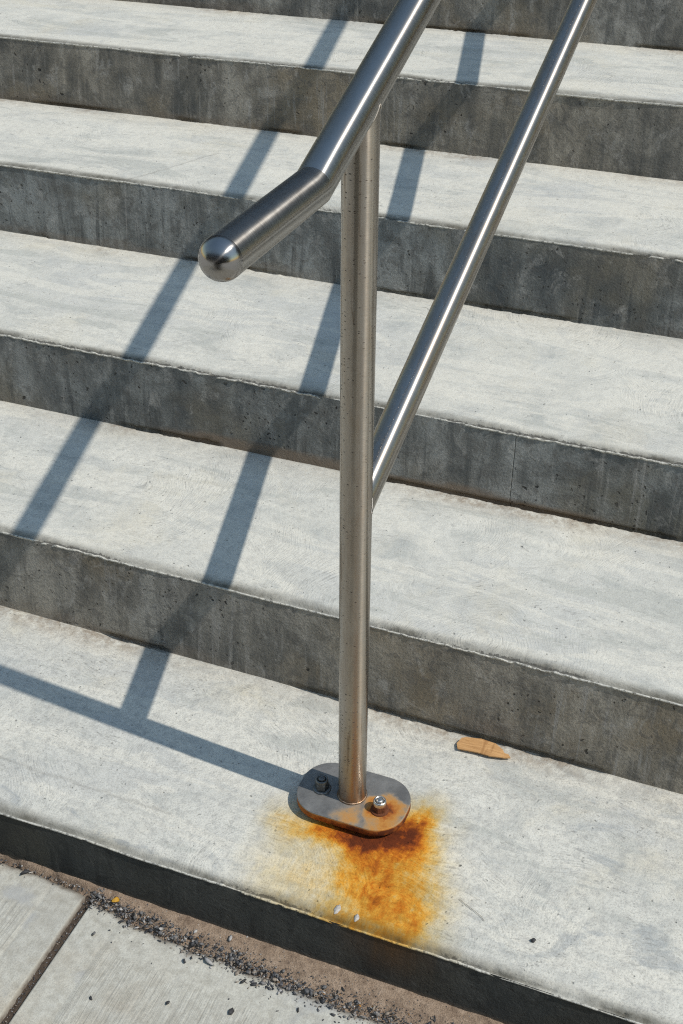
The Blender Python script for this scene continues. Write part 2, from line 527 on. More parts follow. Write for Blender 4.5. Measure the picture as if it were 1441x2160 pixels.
def mat_plate():
    k = NT('rusting_steel_plate')
    warp = k.vscale(k.vmath('SUBTRACT', k.noisecol(45, 5), (0.5, 0.5, 0.5)), 0.035)
    pos = k.vmath('ADD', k.co, warp)
    flat = k.vmath('MULTIPLY', pos, (1, 1, 0))
    d1 = k.vmath('DISTANCE', flat, (0.052, 0.180, 0.0))
    d2 = k.vmath('DISTANCE', flat, (0.060, 0.150, 0.0))
    d3 = k.vmath('DISTANCE', flat, (0.010, 0.152, 0.0))
    n = k.noise(75, 6, 0.7)
    r = k.m('MAXIMUM', k.mr(d1, 0.004, 0.036, 1.0, 0.0), k.mr(d2, 0.0, 0.042, 0.55, 0.0))
    r = k.m('MAXIMUM', r, k.mr(d3, 0.0, 0.036, 0.40, 0.0))
    s = k.sep()
    side = k.m('MULTIPLY', k.mr(s[2], 0.0196, 0.0175, 0.0, 1.0), k.mr(s[0], -0.08, 0.05, 0.62, 1.0))
    r = k.m('MAXIMUM', r, side)
    r = k.m('MULTIPLY', r, k.mr(n, 0.28, 0.66, 0.55, 1.25))
    cln = k.mix(k.mr(k.noise(38, 6, 0.65), 0.35, 0.7, 0, 1), (0.17, 0.168, 0.162), (0.29, 0.282, 0.265))
    rc = k.ramp(r, [(0.0, (0.24, 0.225, 0.20)), (0.22, (0.33, 0.215, 0.11)), (0.45, (0.42, 0.19, 0.04)), (0.7, (0.30, 0.085, 0.012)), (1.0, (0.10, 0.026, 0.008))])
    f = k.mr(r, 0.06, 0.30, 0, 1, True)
    c = k.mix(f, cln, rc)
    return k.finish(c, k.mr(f, 0, 1, 0.46, 0.78), k.bump(n, 0.0006, 0.5), k.mr(f, 0.0, 1.0, 0.5, 0.05), 0.4)


def mat_wood():
    k = NT('split_wood')
    s = k.sep()
    g = k.noise(1.0, 5, 0.65, vec=k.map(scale=(30, 420, 200), rot=(0, 0, 0.05)))
    b = k.noise(1.0, 3, 0.6, vec=k.map(scale=(75, 8, 8), rot=(0, 0, 0.25)))
    c = k.ramp(g, [(0.3, (0.36, 0.19, 0.075)), (0.55, (0.52, 0.30, 0.13)), (0.75, (0.58, 0.36, 0.17))])
    c = k.mix(k.mr(b, 0.56, 0.66, 0, 0.55, True), c, (0.25, 0.115, 0.04))
    return k.finish(c, 0.7, k.bump(g, 0.0006, 0.7), spec=0.25)


TREAD = mat_tread()
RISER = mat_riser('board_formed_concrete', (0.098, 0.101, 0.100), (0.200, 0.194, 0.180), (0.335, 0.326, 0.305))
RISER_DARK = mat_riser('dark_riser_concrete', (0.036, 0.040, 0.040), (0.048, 0.051, 0.049), (0.062, 0.064, 0.060), 0.6)  # bottom riser alone gets these much darker base colours
PAVE = mat_pavement()
DIRT = mat_dirt()
GRAVEL = mat_gravel()
STEEL = mat_steel('brushed_stainless', (0.39, 0.38, 0.36), tea=0.16, rough=(0.26, 0.32), aniso=0.92)
STEEL_LOW = mat_steel('brushed_stainless_worn', (0.42, 0.405, 0.38), tea=0.40, rough=(0.32, 0.40), specks=0.25, aniso=0.90)
STEEL_POST = mat_steel('tea_stained_tan_reflection', (0.41, 0.375, 0.33), tea=0.30, rough=(0.25, 0.31), specks=1.0, aniso=0.95, drip=True, rustz=(0.018, 0.075))  # tan base colour stands in for mirrored treads; specks, drips and rust are stains
PLATE = mat_plate()
WOOD = mat_wood()
NUT_DARK = mat_plain('dull_zinc', (0.22, 0.225, 0.22), 0.42, 0.4, 300, 0.5, 0.9)
NUT_BRIGHT = mat_plain('bright_zinc', (0.72, 0.70, 0.66), 0.30, 0.25, 300, 0.5, 0.95)
NUT_RUST = mat_plain('rusted_iron', (0.17, 0.055, 0.022), 0.85, 0.6, 350, 0.3, 0.0, 0.0012)
GROUT = mat_plain('gap_shade_grout', (0.035, 0.03, 0.025), 0.9, 0.5, 180)  # coloured near black so the shadow gap under the plate reads
WHITE = mat_plain('chalky_white', (0.50, 0.47, 0.43), 0.9, 0.45, 500)
STONE_DARK = mat_plain('dark_stone', (0.05, 0.05, 0.053), 0.65, 0.5, 500, 0.4, 0, 0.001)
STONE_PALE = mat_plain('pale_stone', (0.40, 0.39, 0.38), 0.7, 0.35, 400, 0.4, 0, 0.001)
YELLOW = mat_plain('dry_yellow_leaf', (0.55, 0.30, 0.03), 0.6, 0.4, 250)
CRACK_MAT = mat_plain('crack_thread', (0.24, 0.22, 0.18), 0.8, 0.4, 300)  # tone of the thread that draws a thin crack
SOIL = mat_plain('ground_concrete', (0.50, 0.485, 0.445), 0.9, 0.25, 8)

# ------------------------------------------------------------------ the stairs
NY = [0.0, 0.3952, 0.7763, 1.2099, 1.6049, 1.9934, 2.386, 2.779, 3.172]
NZ = [0.0, 0.1500, 0.2822, 0.4253, 0.5688, 0.7110, 0.853, 0.995]
BZ = [-0.0859, -0.0011, 0.1489, 0.2810, 0.4242, 0.5677, 0.7100, 0.852]
BATTER = 0.09
QN = [-0.0010, -0.0061, -0.0011, 0.0018, 0.0043, 0, 0, 0]
QB = [0.0067, -0.0087, 0.0040, 0.0027, 0.0022, 0.0026, 0, 0]
NSTEP = 8
GZ = -0.0859
GY = -0.0068

fine_x = np.arange(-1.12, 0.62, 0.003)
coarse_l = np.linspace(-3.0, -1.13, 24)
coarse_r = np.linspace(0.63, 3.0, 30)
XS_FINE = np.concatenate([coarse_l, fine_x, coarse_r])
XS_COARSE = np.linspace(-3, 3, 241)


def rust_field(x, y):
    wx = x + 0.016 * fbm(x * 30, y * 30, 3, 4) + 0.006 * fbm(x * 90, y * 90, 5, 3)
    wy = y + 0.016 * fbm(x * 30, y * 30, 11, 4) + 0.006 * fbm(x * 90, y * 90, 13, 3)
    out = np.zeros_like(x)
    blobs = [(0.045, 0.140, 0.044, 0.016, 0.85), (0.084, 0.160, 0.022, 0.030, 0.85), (0.060, 0.112, 0.046, 0.030, 0.36), (0.005, 0.136, 0.050, 0.018, 0.40),
             (0.088, 0.072, 0.040, 0.046, 0.25), (0.112, 0.030, 0.052, 0.042, 0.27), (0.142, 0.028, 0.014, 0.034, 0.16), (0.055, 0.060, 0.030, 0.040, 0.14),
             (-0.040, 0.118, 0.045, 0.024, 0.13), (0.100, 0.185, 0.018, 0.036, 0.30), (0.112, 0.190, 0.026, 0.045, 0.09),
             (0.050, 0.030, 0.070, 0.050, 0.12), (-0.035, 0.055, 0.055, 0.050, 0.11), (0.12, 0.10, 0.04, 0.06, 0.06),
             (-0.080, 0.140, 0.025, 0.035, 0.10), (0.06, 0.0, 0.10, 0.012, 0.12), (0.125, 0.11, 0.05, 0.075, 0.09), (0.155, 0.03, 0.03, 0.04, 0.08), (0.035, 0.150, 0.05, 0.016, 0.25)]
    for cx, cy, sx, sy, a in blobs:
        out += a * np.exp(-((((wx - cx) / sx) ** 2 + ((wy - cy) / sy) ** 2) / 1.0) ** 0.85)
    return np.clip(out - 0.012, 0, 1.1)


def seg_dist(x, y, pts):
    d = np.full_like(x, 9.0)
    for (ax, ay), (bx, by) in zip(pts[:-1], pts[1:]):
        vx, vy = bx - ax, by - ay
        t = np.clip(((x - ax) * vx + (y - ay) * vy) / (vx * vx + vy * vy), 0, 1)
        d = np.minimum(d, np.hypot(x - ax - t * vx, y - ay - t * vy))
    return d


CRACKS = {0: [[(0.238, 0.386), (0.241, 0.371), (0.236, 0.358), (0.239, 0.345)], [(0.241, 0.371), (0.26, 0.362), (0.285, 0.36)],
              [(-0.60, 0.079), (-0.506, 0.086), (-0.36, 0.083), (-0.226, 0.083)]],
          3: [[(-0.90, 0.70), (-0.87, 0.738), (-0.845, 0.80), (-0.829, 0.87)]],
          4: [[(-0.62, 1.66), (-0.55, 1.71), (-0.50, 1.79)]]}
CRACKS = {k: v for k, v in CRACKS.items()}
CRACKS[3] = [[(-0.90, 1.20), (-0.86, 1.27), (-0.82, 1.36), (-0.79, 1.42)]]

staircase = empty('staircase')
tag(staircase, 'wide flight of weathered concrete steps with dark risers and pale treads', None, None, 'structure')

for k in range(NSTEP):
    visible = k <= 5
    X = XS_FINE if visible else XS_COARSE
    y0, z0 = NY[k], NZ[k]
    y1 = NY[k + 1] if k < NSTEP - 1 else NY[k] + 4.0
    z1 = BZ[k + 1] if k < NSTEP - 1 else NZ[k]
    y1 = y1 - (BATTER * (NZ[k + 1] - BZ[k + 1]) if k < NSTEP - 1 else 0)
    q0 = QN[k]
    q1 = QB[k + 1] if k < NSTEP - 1 else 0
    prof = [(0.0030, -0.0090), (0.0002, -0.0062), (-0.0010, -0.0046), (-0.0008, -0.0030), (0.0003, -0.0026), (0.0013, -0.0030), (0.0026, -0.0046), (0.0044, -0.0038),
            (0.0066, -0.0018), (0.0088, -0.0008), (0.0115, -0.0002), (0.015, 0.0), (0.019, 0.0)]
    depth = y1 - y0
    body = list(np.arange(0.0225, depth - 0.012, 0.0035 if k == 0 else 0.006)) if visible else list(np.linspace(0.03, depth - 0.012, 8))
    back = [depth - 0.010, depth - 0.0075, depth - 0.0055, depth - 0.0035, depth - 0.0018, depth, depth + 0.004, depth + 0.025]
    P = np.array(prof + [(b, 0) for b in body] + [(b, 0) for b in back])
    dy = P[:, 0][:, None] + 0 * X[None, :]
    dz = P[:, 1][:, None] + 0 * X[None, :]
    XX = X[None, :] + 0 * dy
    nrow = len(prof)
    fin = np.zeros_like(dy)
    fin[:nrow] = np.array([0.0, 0.5, 0.9, 1, 1, 1, 1, 1, 0.8, 0.5, 0.3, 0.12, 0.0])[:, None]
    # crumbly lip: roughness comes and goes along the edge
    rough = sstep(-0.15, 0.45, fbm(X * 5.5, X * 0 + k * 3.1, 40 + k, 3))[None, :]
    wav = fbm(X * 9, X * 0 + k, 50 + k, 4)[None, :]
    jy = fbm(XX * 120, dy * 260 + k * 7, 60 + k, 3)
    jz = fbm(XX * 130, dy * 300 + k * 5, 70 + k, 3)
    ddy = fin * (0.0016 * wav + (0.0004 + 0.0020 * rough) * jy)
    ddz = fin * (0.0005 * wav + (0.0004 + 0.0024 * rough) * jz)
    # chips knocked out of the edge
    chip = sstep(0.30, 0.50, fbm(X * 22, X * 0 + 3.3 * k, 80 + k, 3))[None, :]
    ddz -= np.maximum(fin, 0.55 * (dy > 0) * sstep(0.016, 0.006, dy)) * 0.0042 * chip * (0.4 + 0.6 * rough)
    ddy += fin * 0.0016 * chip * (dy < 0.006)
    Y = y0 + dy + ddy
    t = np.clip(dy / depth, 0, 1)
    Z = (z0 + q0 * XX) * (1 - t) + (z1 + q1 * XX) * t + dz + ddz
    # very slight unevenness of the hand-trowelled top
    und = sstep(0.0, 0.05, dy) * (0.0013 * fbm(XX * 4, Y * 6, 90 + k, 3) + 0.0004 * fbm(XX * 22, Y * 22, 95 + k, 3))
    Z += und
    # back corner: an uneven open gap under the next riser, crumbs beside it
    gapn = sstep(-0.05, 0.30, fbm(X * 7, X * 0 + 9.7 * k, 110 + k, 3))[None, :]
    toback = depth - dy
    if k < NSTEP - 1:
        edge_j = 0.0035 + 0.0022 * fbm(XX * 60, 0 * XX + k, 120 + k, 3)
        Z -= sstep(0.0, 1.0, (edge_j - toback) / 0.002) * (0.0015 + 0.0085 * gapn)
        Z += sstep(0.016, 0.004, toback) * sstep(edge_j * 0.6, edge_j * 1.2, toback) * 0.0016 * np.clip(fbm(XX * 120, Y * 120, 130 + k, 3) + 0.2, 0, 1) * (0.3 + rough)
    V = np.stack([XX, Y, Z], -1)
    me = grid_mesh('step', V)
    wband = 0.023 + 0.011 * fbm(X * 6, X * 0 + k * 2.2, 140 + k, 4)[None, :]
    edge = sstep(1.0, 0.08, np.clip((dy - 0.001) / wband, 0, 1)) * sstep(0.0006, 0.0024, dy + 0.0010 * jy)
    fattr(me, 'fin', sstep(0.0030, 0.0012, dy))
    fattr(me, 'worn', 1.0 + 0 * dy if k == 0 else (0.45 if k == 1 else 0.3) + 0.25 * fbm(XX * 3, Y * 3, 155 + k, 2))
    edge = np.clip(edge * (0.80 + 0.55 * fbm(XX * 14, dy * 40, 150 + k, 3)), 0, 1)
    fattr(me, 'edge', edge)
    fattr(me, 'crumb', sstep(0.011, 0.0025, dy) * sstep(0.0006, 0.0024, dy) * (0.30 + 0.70 * rough))
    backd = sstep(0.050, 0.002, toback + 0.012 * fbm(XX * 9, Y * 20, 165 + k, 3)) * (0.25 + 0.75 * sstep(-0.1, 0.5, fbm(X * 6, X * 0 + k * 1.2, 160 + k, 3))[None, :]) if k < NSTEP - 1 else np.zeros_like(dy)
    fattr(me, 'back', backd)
    fattr(me, 'rust', rust_field(XX, Y) if k == 0 else np.zeros_like(dy))
    bl = 0.28 + 0 * dy
    if k == 0:
        bl = 0.35 + 1.0 * np.exp(-((XX + 0.30) / 0.24) ** 2 - ((Y - 0.035) / 0.055) ** 2) + 0.6 * sstep(0.18, 0.40, XX)
    fattr(me, 'blotch', np.clip(bl, 0, 1.2))
    cr = np.zeros_like(dy)
    for pts in CRACKS.get(k, []):
        cr = np.maximum(cr, sstep(0.0042, 0.0008, seg_dist(XX + 0.004 * fbm(XX * 60, Y * 60, 7, 3), Y + 0.004 * fbm(XX * 60, Y * 60, 8, 3), pts)))
    fattr(me, 'crack', cr)
    step = link('step', me, TREAD, staircase)

    # ---- riser face(s) under this tread
    if k == 0:
        zb = np.array([-0.030, -0.012, -0.004, 0.0, 0.004])
        base = GZ
    else:
        zb = np.array([-0.020, -0.004, 0.0, 0.0025, 0.0055, 0.009])
        base = BZ[k]
    rows_low = [(z, 0) for z in zb]
    H = z0 - base
    spans = [(X[0], X[-1])]
    if k == 2:
        spans = [(X[0], 0.0508), (0.0519, X[-1])]
    for (a, b) in spans:
        Xr = X[(X > a) & (X < b)]
        Xr = np.concatenate([[a], Xr, [b]])
        zz = np.concatenate([zb, np.linspace(zb[-1] + 0.006, H - 0.006, 14 if visible else 4), [H - 0.0035]])
        ZZ = zz[:, None] + 0 * Xr[None, :]
        XR = Xr[None, :] + 0 * ZZ
        zlo = base + (QB[k] * XR if k > 0 else 0.0067 * XR * (k == 0))
        ztop = z0 + q0 * XR
        tt = ZZ / H
        Zr = zlo + (ztop - zlo) * tt
        Yr = y0 + 0.0011 * fbm(XR * 3, ZZ * 6, 200 + k, 3) + 0.0005 * fbm(XR * 40, ZZ * 40, 210 + k, 3) + 0.0006 - BATTER * (H - ZZ)
        if k > 0:   # undercut at the foot, open in places
            und = sstep(-0.05, 0.30, fbm(Xr * 7, Xr * 0 + 9.7 * (k - 1), 110 + k - 1, 3))[None, :]
            lip = 0.0035 + 0.0022 * fbm(XR * 45, XR * 0 + k, 220 + k, 3)
            Yr += sstep(lip + 0.0015, lip - 0.001, ZZ) * 0.010 * und
        if len(spans) > 1:   # returns into the open joint
            Xq = XR.copy(); Yq = Yr.copy()
            if b < 1: Yr = np.concatenate([Yr, Yr[:, -1:] + 0.03], 1); XR = np.concatenate([XR, XR[:, -1:]], 1); Zr = np.concatenate([Zr, Zr[:, -1:]], 1); ZZ = np.concatenate([ZZ, ZZ[:, -1:]], 1)
            else: Yr = np.concatenate([Yr[:, :1] + 0.03, Yr], 1); XR = np.concatenate([XR[:, :1], XR], 1); Zr = np.concatenate([Zr[:, :1], Zr], 1); ZZ = np.concatenate([ZZ[:, :1], ZZ], 1)
        me = grid_mesh('riser', np.stack([XR, Yr, Zr], -1))
        fattr(me, 'height', ZZ / H)
        fattr(me, 'tint', np.clip([0.5, 0.75, 0.10, 0.25, 0.95, 0.8, 0.5, 0.5][k] + 0.5 * fbm(XR * 2.2, ZZ * 3, 260 + k, 3), 0, 1))
        if k == 0:
            fattr(me, 'rust', 0.9 * np.exp(-((XR - 0.125 + 0.01 * fbm(XR * 40, ZZ * 10, 4, 3)) / 0.05) ** 2) * sstep(0.0, 0.08, ZZ))
            fattr(me, 'back', sstep(0.010, 0.0, ZZ) * 0.6)
        else:
            fattr(me, 'rust', np.zeros_like(XR))
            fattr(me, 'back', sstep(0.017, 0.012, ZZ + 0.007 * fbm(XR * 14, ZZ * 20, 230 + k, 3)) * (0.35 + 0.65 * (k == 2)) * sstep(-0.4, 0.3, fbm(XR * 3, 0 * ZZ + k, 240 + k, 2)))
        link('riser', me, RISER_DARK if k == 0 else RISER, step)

# ------------------------------------------------------------------ dark brick blocks added out of view for the steel to mirror
BRICK = mat_plain('dark_brick', (0.075, 0.060, 0.052), 0.85, 0.4, 6)
GLASSY = mat_plain('dark_window_glass', (0.02, 0.024, 0.028), 0.08, 0.1, 3, 0.6)
STONE_TRIM = mat_plain('window_stone', (0.30, 0.29, 0.27), 0.8, 0.3, 30)


def box_mesh(name, x0, x1, y0, y1, z0, z1):
    bm = bmesh.new()
    bmesh.ops.create_cube(bm, size=1.0, matrix=Matrix.Translation(((x0 + x1) / 2, (y0 + y1) / 2, (z0 + z1) / 2)) @ Matrix.Diagonal((x1 - x0, y1 - y0, z1 - z0, 1)))
    me = bpy.data.meshes.new(name); bm.to_mesh(me); bm.free()
    return me


def make_added_building(x0, x1, yf, yb, zb, h, storeys, cols, label, sgn):
    """sgn: -1 the windows look towards -y, +1 towards +y"""
    b = empty('added_building', (0, yf, zb))
    tag(b, label, 'added_building')
    def part(name, box, m, parent=None):
        o = link(name, box_mesh(name, *box), m, parent or b, False)
        if parent is None: o.matrix_parent_inverse = Matrix.Translation((0, -yf, -zb))
        return o
    part('wall', (x0, x1, min(yf, yb), max(yf, yb), zb, zb + h), BRICK)
    part('parapet', (x0 - 0.1, x1 + 0.1, min(yf, yb) - 0.1, max(yf, yb) + 0.1, zb + h, zb + h + 0.3), STONE_TRIM)
    pitch = (x1 - x0) / cols
    for st in range(storeys):
        for ci in range(cols):
            xw = x0 + (ci + 0.3) * pitch
            z = zb + 1.2 + st * h / storeys
            f = part('window', (xw, xw + 1.6, *sorted((yf + sgn * 0.07, yf - sgn * 0.06)), z, z + 2.0), STONE_TRIM)
            part('pane', (xw + 0.1, xw + 1.5, *sorted((yf + sgn * 0.085, yf)), z + 0.1, z + 1.9), GLASSY, f)
    return b


landing = link('landing', box_mesh('landing', -25, 25, NY[7] + 3.95, 20, NZ[7] - 0.5, NZ[7] - 0.006), SOIL, None, False)
tag(landing, 'flat concrete landing above the stairs', None, None, 'structure')
make_added_building(-18, 20, 9.0, 12.0, NZ[7], 8.6, 2, 9, 'added unseen dark brick block at the head of the stairs, for steel reflections', -1)
make_added_building(-26, 26, -15.0, -20.0, GZ - 0.022, 11.0, 3, 11, 'added unseen dark brick block across from the foot of the stairs, for steel reflections', 1)  # added to darken the steel's mirrored horizon and the light on the risers

# black box added unseen behind the viewpoint to mirror as the post's dark strip
def lathe(name, c, prof, material, parent, N=28, smooth=True):
    bm = bmesh.new()
    rows = []
    for (r, z) in prof:
        rows.append([bm.verts.new((c[0] + r * math.cos(2 * math.pi * i / N), c[1] + r * math.sin(2 * math.pi * i / N), z)) for i in range(N)])
    for a, b in zip(rows[:-1], rows[1:]):
        for i in range(N): bm.faces.new((a[i], a[(i + 1) % N], b[(i + 1) % N], b[i]))
    bm.faces.new(rows[-1])
    me = bpy.data.meshes.new(name); bm.to_mesh(me); bm.free()
    return link(name, me, material, parent, smooth)


added_planter = empty('added_planter', (0.05, -1.75, GZ))
tag(added_planter, 'added unseen black steel box facing the stairs, for the dark strip mirrored in the post', 'added_planter')
BLACK = mat_plain('black_painted_steel', (0.018, 0.018, 0.019), 0.45, 0.3, 40)
bm = bmesh.new()
lv = [[bm.verts.new((sx * w, sy * d, z)) for sx, sy in ((-1, -1), (1, -1), (1, 1), (-1, 1))] for (w, d, z) in
      ((0.36, 0.22, -0.015), (0.42, 0.27, 0.90), (0.45, 0.30, 0.90), (0.45, 0.30, 0.95), (0.40, 0.25, 0.95), (0.39, 0.24, 0.84))]
for a, b in zip(lv[:-1], lv[1:]):
    for i in range(4): bm.faces.new((a[i], a[(i + 1) % 4], b[(i + 1) % 4], b[i]))
me = bpy.data.meshes.new('added_planter_wall'); bm.to_mesh(me); bm.free()
link('added_planter_wall', me, BLACK, added_planter, False)
xs = np.linspace(-0.40, 0.40, 30); ys = np.linspace(-0.25, 0.25, 20)
XX, YY = np.meshgrid(xs, ys)
link('soil', grid_mesh('soil', np.stack([XX, YY, 0.87 + 0.02 * fbm(XX * 12, YY * 12, 601, 3)], -1)), mat_plain('dark_soil', (0.035, 0.026, 0.02), 0.95, 0.5, 60), added_planter)

# ------------------------------------------------------------------ pavement in front of the stairs
ground_me = grid_mesh('ground', np.array([[(-300, -300, GZ - 0.022), (300, -300, GZ - 0.022)], [(-300, 300, GZ - 0.022), (300, 300, GZ - 0.022)]], float))
ground = link('ground', ground_me, SOIL)
tag(ground, 'flat pale concrete ground reaching to the horizon', None, None, 'structure')

pavement = empty('pavement', (0, GY, 0))
tag(pavement, 'broom-finished concrete paving slabs in front of the stairs', None, None, 'structure')
JX = -0.304


def slab(x0, x1, xs, seed):
    ys = np.concatenate([np.linspace(-4.0, -0.42, 14), np.arange(-0.40, -0.0301, 0.0035), [-0.026, -0.022, -0.018, -0.014, -0.010]])
    XX, YY = np.meshgrid(xs, ys)
    dl = np.minimum(XX - x0, x1 - XX)                 # distance from joint
    # front limit of the slab, ragged, hidden under dirt further right
    lim = np.interp(xs, [-3, -0.5, -0.34, -0.30, -0.2, 0.1, 3], [-0.012, -0.012, -0.016, -0.022, -0.042, -0.052, -0.052])[None, :] + 0.005 * fbm(XX * 45, 0 * XX, seed, 4)
    de = lim - YY
    Z = GZ + 0.0 * XX
    Z = Z - 0.006 * sstep(0.006, 0.0, dl) ** 1.5 - 0.0045 * sstep(0.0015, 0, dl)
    m = sstep(0.0585, 0.0555, dl + 0.002 * fbm(YY * 9, XX * 0, seed + 3, 2))
    Z = Z - 0.0007 * m - 0.0008 * np.exp(-((dl - 0.056) / 0.002) ** 2)
    Z = Z - 0.010 * sstep(0.004, -0.010, de) + 0.0008 * fbm(XX * 5, YY * 5, seed + 5, 3)
    Z = Z + sstep(0.03, 0.0, np.abs(de - 0.008)) * 0.0008 * fbm(XX * 80, YY * 80, seed + 6, 3)
    me = grid_mesh('slab', np.stack([XX, YY, Z], -1))
    fattr(me, 'margin', np.maximum(m, sstep(0.055, 0.045, de)))
    fattr(me, 'edge', np.clip(sstep(0.006, 0.001, dl) + 0.9 * sstep(0.010, -0.002, de + 0.006 * fbm(XX * 60, YY * 60, seed + 8, 3)), 0, 1))
    return link('slab', me, PAVE, pavement)


slab(-1.804, JX - 0.0036, np.concatenate([np.linspace(-1.804, -0.80, 20), np.arange(-0.79, JX - 0.014, 0.0035), np.arange(JX - 0.014, JX - 0.0035, 0.0012)]), 301)
slab(JX + 0.0036, 1.196, np.concatenate([np.arange(JX + 0.0036, JX + 0.014, 0.0012), np.arange(JX + 0.0145, 0.35, 0.0035), np.linspace(0.36, 1.196, 24)]), 331)

# soil packed in the joint between the slabs
xs = np.linspace(JX - 0.0075, JX + 0.0075, 10); ys = np.linspace(-1.2, -0.012, 400)
XX, YY = np.meshgrid(xs, ys)
jf = grid_mesh('joint_soil', np.stack([XX, YY, GZ - 0.0065 + 0.002 * fbm(XX * 300, YY * 160, 361, 3)], -1))
link('joint_soil', jf, mat_plain('dark_joint_soil', (0.10, 0.075, 0.055), 0.95, 0.6, 300, 0.2, 0, 0.003), pavement)

# sandy dirt banked against the bottom riser
xs = np.arange(-0.95, 0.60, 0.003); ys = np.arange(-0.085, 0.0085, 0.0022)
XX, YY = np.meshgrid(xs, ys)
front = np.interp(XX, [-1, -0.45, -0.34, -0.28, -0.15, 0.05, 0.6], [-0.006, -0.007, -0.012, -0.026, -0.044, -0.056, -0.060]) + 0.008 * fbm(XX * 30, XX * 0, 371, 4)
tt = (YY - front) / np.maximum(0.012, -front + 0.004)
Z = GZ - 0.0105 + 0.0145 * sstep(-0.25, 0.75, tt) + 0.0016 * fbm(XX * 70, YY * 70, 372, 4) * sstep(-0.2, 0.3, tt)
dirt = link('dirt', grid_mesh('dirt', np.stack([XX, YY, Z], -1)), DIRT)
dirt.location.y = GY
tag(dirt, 'strip of brown sandy dirt along the foot of the bottom riser', 'dirt', None, 'stuff')


# loose gravel: one mass of small angular chips
def ico():
    t = (1 + 5 ** 0.5) / 2
    v = np.array([(-1, t, 0), (1, t, 0), (-1, -t, 0), (1, -t, 0), (0, -1, t), (0, 1, t), (0, -1, -t), (0, 1, -t), (t, 0, -1), (t, 0, 1), (-t, 0, -1), (-t, 0, 1)], float)
    v /= np.linalg.norm(v[0])
    f = np.array([(0, 11, 5), (0, 5, 1), (0, 1, 7), (0, 7, 10), (0, 10, 11), (1, 5, 9), (5, 11, 4), (11, 10, 2), (10, 7, 6), (7, 1, 8),
                  (3, 9, 4), (3, 4, 2), (3, 2, 6), (3, 6, 8), (3, 8, 9), (4, 9, 5), (2, 4, 11), (6, 2, 10), (8, 6, 7), (9, 8, 1)])
    return v, f


IV, IF = ico()


def chip_verts(size, r):
    v = IV * (1 + 0.48 * r.uniform(-1, 1, (12, 1))) * np.array([1.15, r.uniform(0.4, 0.9), r.uniform(0.25, 0.6)])
    a = r.normal(size=3) * np.array([0.4, 0.4, 3.0])
    v = v @ np.array(Matrix.Rotation(a[2], 3, 'Z') @ Matrix.Rotation(a[0], 3, 'X') @ Matrix.Rotation(a[1], 3, 'Y')).T
    return v * size


Vs, Fs, Ts = [], [], []
nv = 0


def add_chip(x, y, z, size, tone):
    global nv
    v = chip_verts(size, rng)
    v = v + np.array([x, y, z - v[:, 2].min() - size * 0.15])
    Vs.append(v); Fs.append(IF + nv); Ts.append(np.full(12, tone)); nv += 12


def tone_pick():
    u = rng.random()
    return rng.uniform(0, 0.5) if u < 0.44 else rng.uniform(0.5, 0.82) if u < 0.84 else rng.uniform(0.78, 0.975) if u < 0.993 else 1.0


for i in range(4600):
    x = rng.uniform(-0.30, 0.50)
    cy = np.interp(x, [-0.30, -0.25, -0.15, 0.0, 0.1, 0.5], [-0.014, -0.024, -0.038, -0.047, -0.052, -0.056])
    clump = 0.5 + 0.5 * fbm(np.array([x * 16]), np.array([0.0]), 381, 3)[0]
    if rng.random() > 0.25 + clump: continue
    y = cy + rng.normal(0.001, 0.0085) + 0.004 * float(fbm(np.array([x * 30]), np.array([5.0]), 382, 2)[0])
    if rng.random() < 0.10: y = cy + rng.normal(0, 0.022)
    y = min(y, -0.003)
    s = float(np.clip(rng.lognormal(-6.68, 0.52), 0.0005, 0.0040))
    add_chip(x, y, GZ + (0.0015 if y > cy else 0.0), s, tone_pick())
for i in range(1500):     # fine grit bedded in the sand
    x = rng.uniform(-0.27, 0.45)
    cy = np.interp(x, [-0.30, -0.25, -0.15, 0.0, 0.1, 0.5], [-0.014, -0.024, -0.038, -0.047, -0.052, -0.056])
    add_chip(x, rng.uniform(cy, 0.0), GZ + 0.0028, float(rng.uniform(0.0004, 0.0013)), tone_pick())
for i in range(260):      # crumbs in the slab joint
    y = -rng.uniform(0.015, 0.42)
    add_chip(JX + rng.normal(0, 0.0022), y, GZ - 0.0062, float(rng.uniform(0.0005, 0.0015)), tone_pick())
for i in range(160):      # left of the joint, thin line along the riser
    x = rng.uniform(-0.62, -0.29)
    add_chip(x, -0.006 - abs(rng.normal(0, 0.005)), GZ - 0.001, float(rng.uniform(0.0008, 0.0022)), tone_pick())
gm = tri_mesh('gravel', np.concatenate(Vs), np.concatenate(Fs))
fattr(gm, 'tone', np.concatenate(Ts))
gravel = link('gravel', gm, GRAVEL, None, False)
gravel.location.y = GY
tag(gravel, 'loose dark grey gravel chips washed along the foot of the stairs', 'gravel', None, 'stuff')


def stone(x, y, z, size, material, label, group=None, seed=0, name='stone_chip', flat=1.0):
    r = np.random.default_rng(900 + seed)
    v = chip_verts(size, r)
    v[:, 2] *= flat
    v[:, 2] -= v[:, 2].min() + size * 0.08
    o = link(name, tri_mesh(name, v, IF), material, None, False)
    o.location = (x, y + (GY if z < -0.02 else 0), z)
    tag(o, label, 'stone', group)
    return o


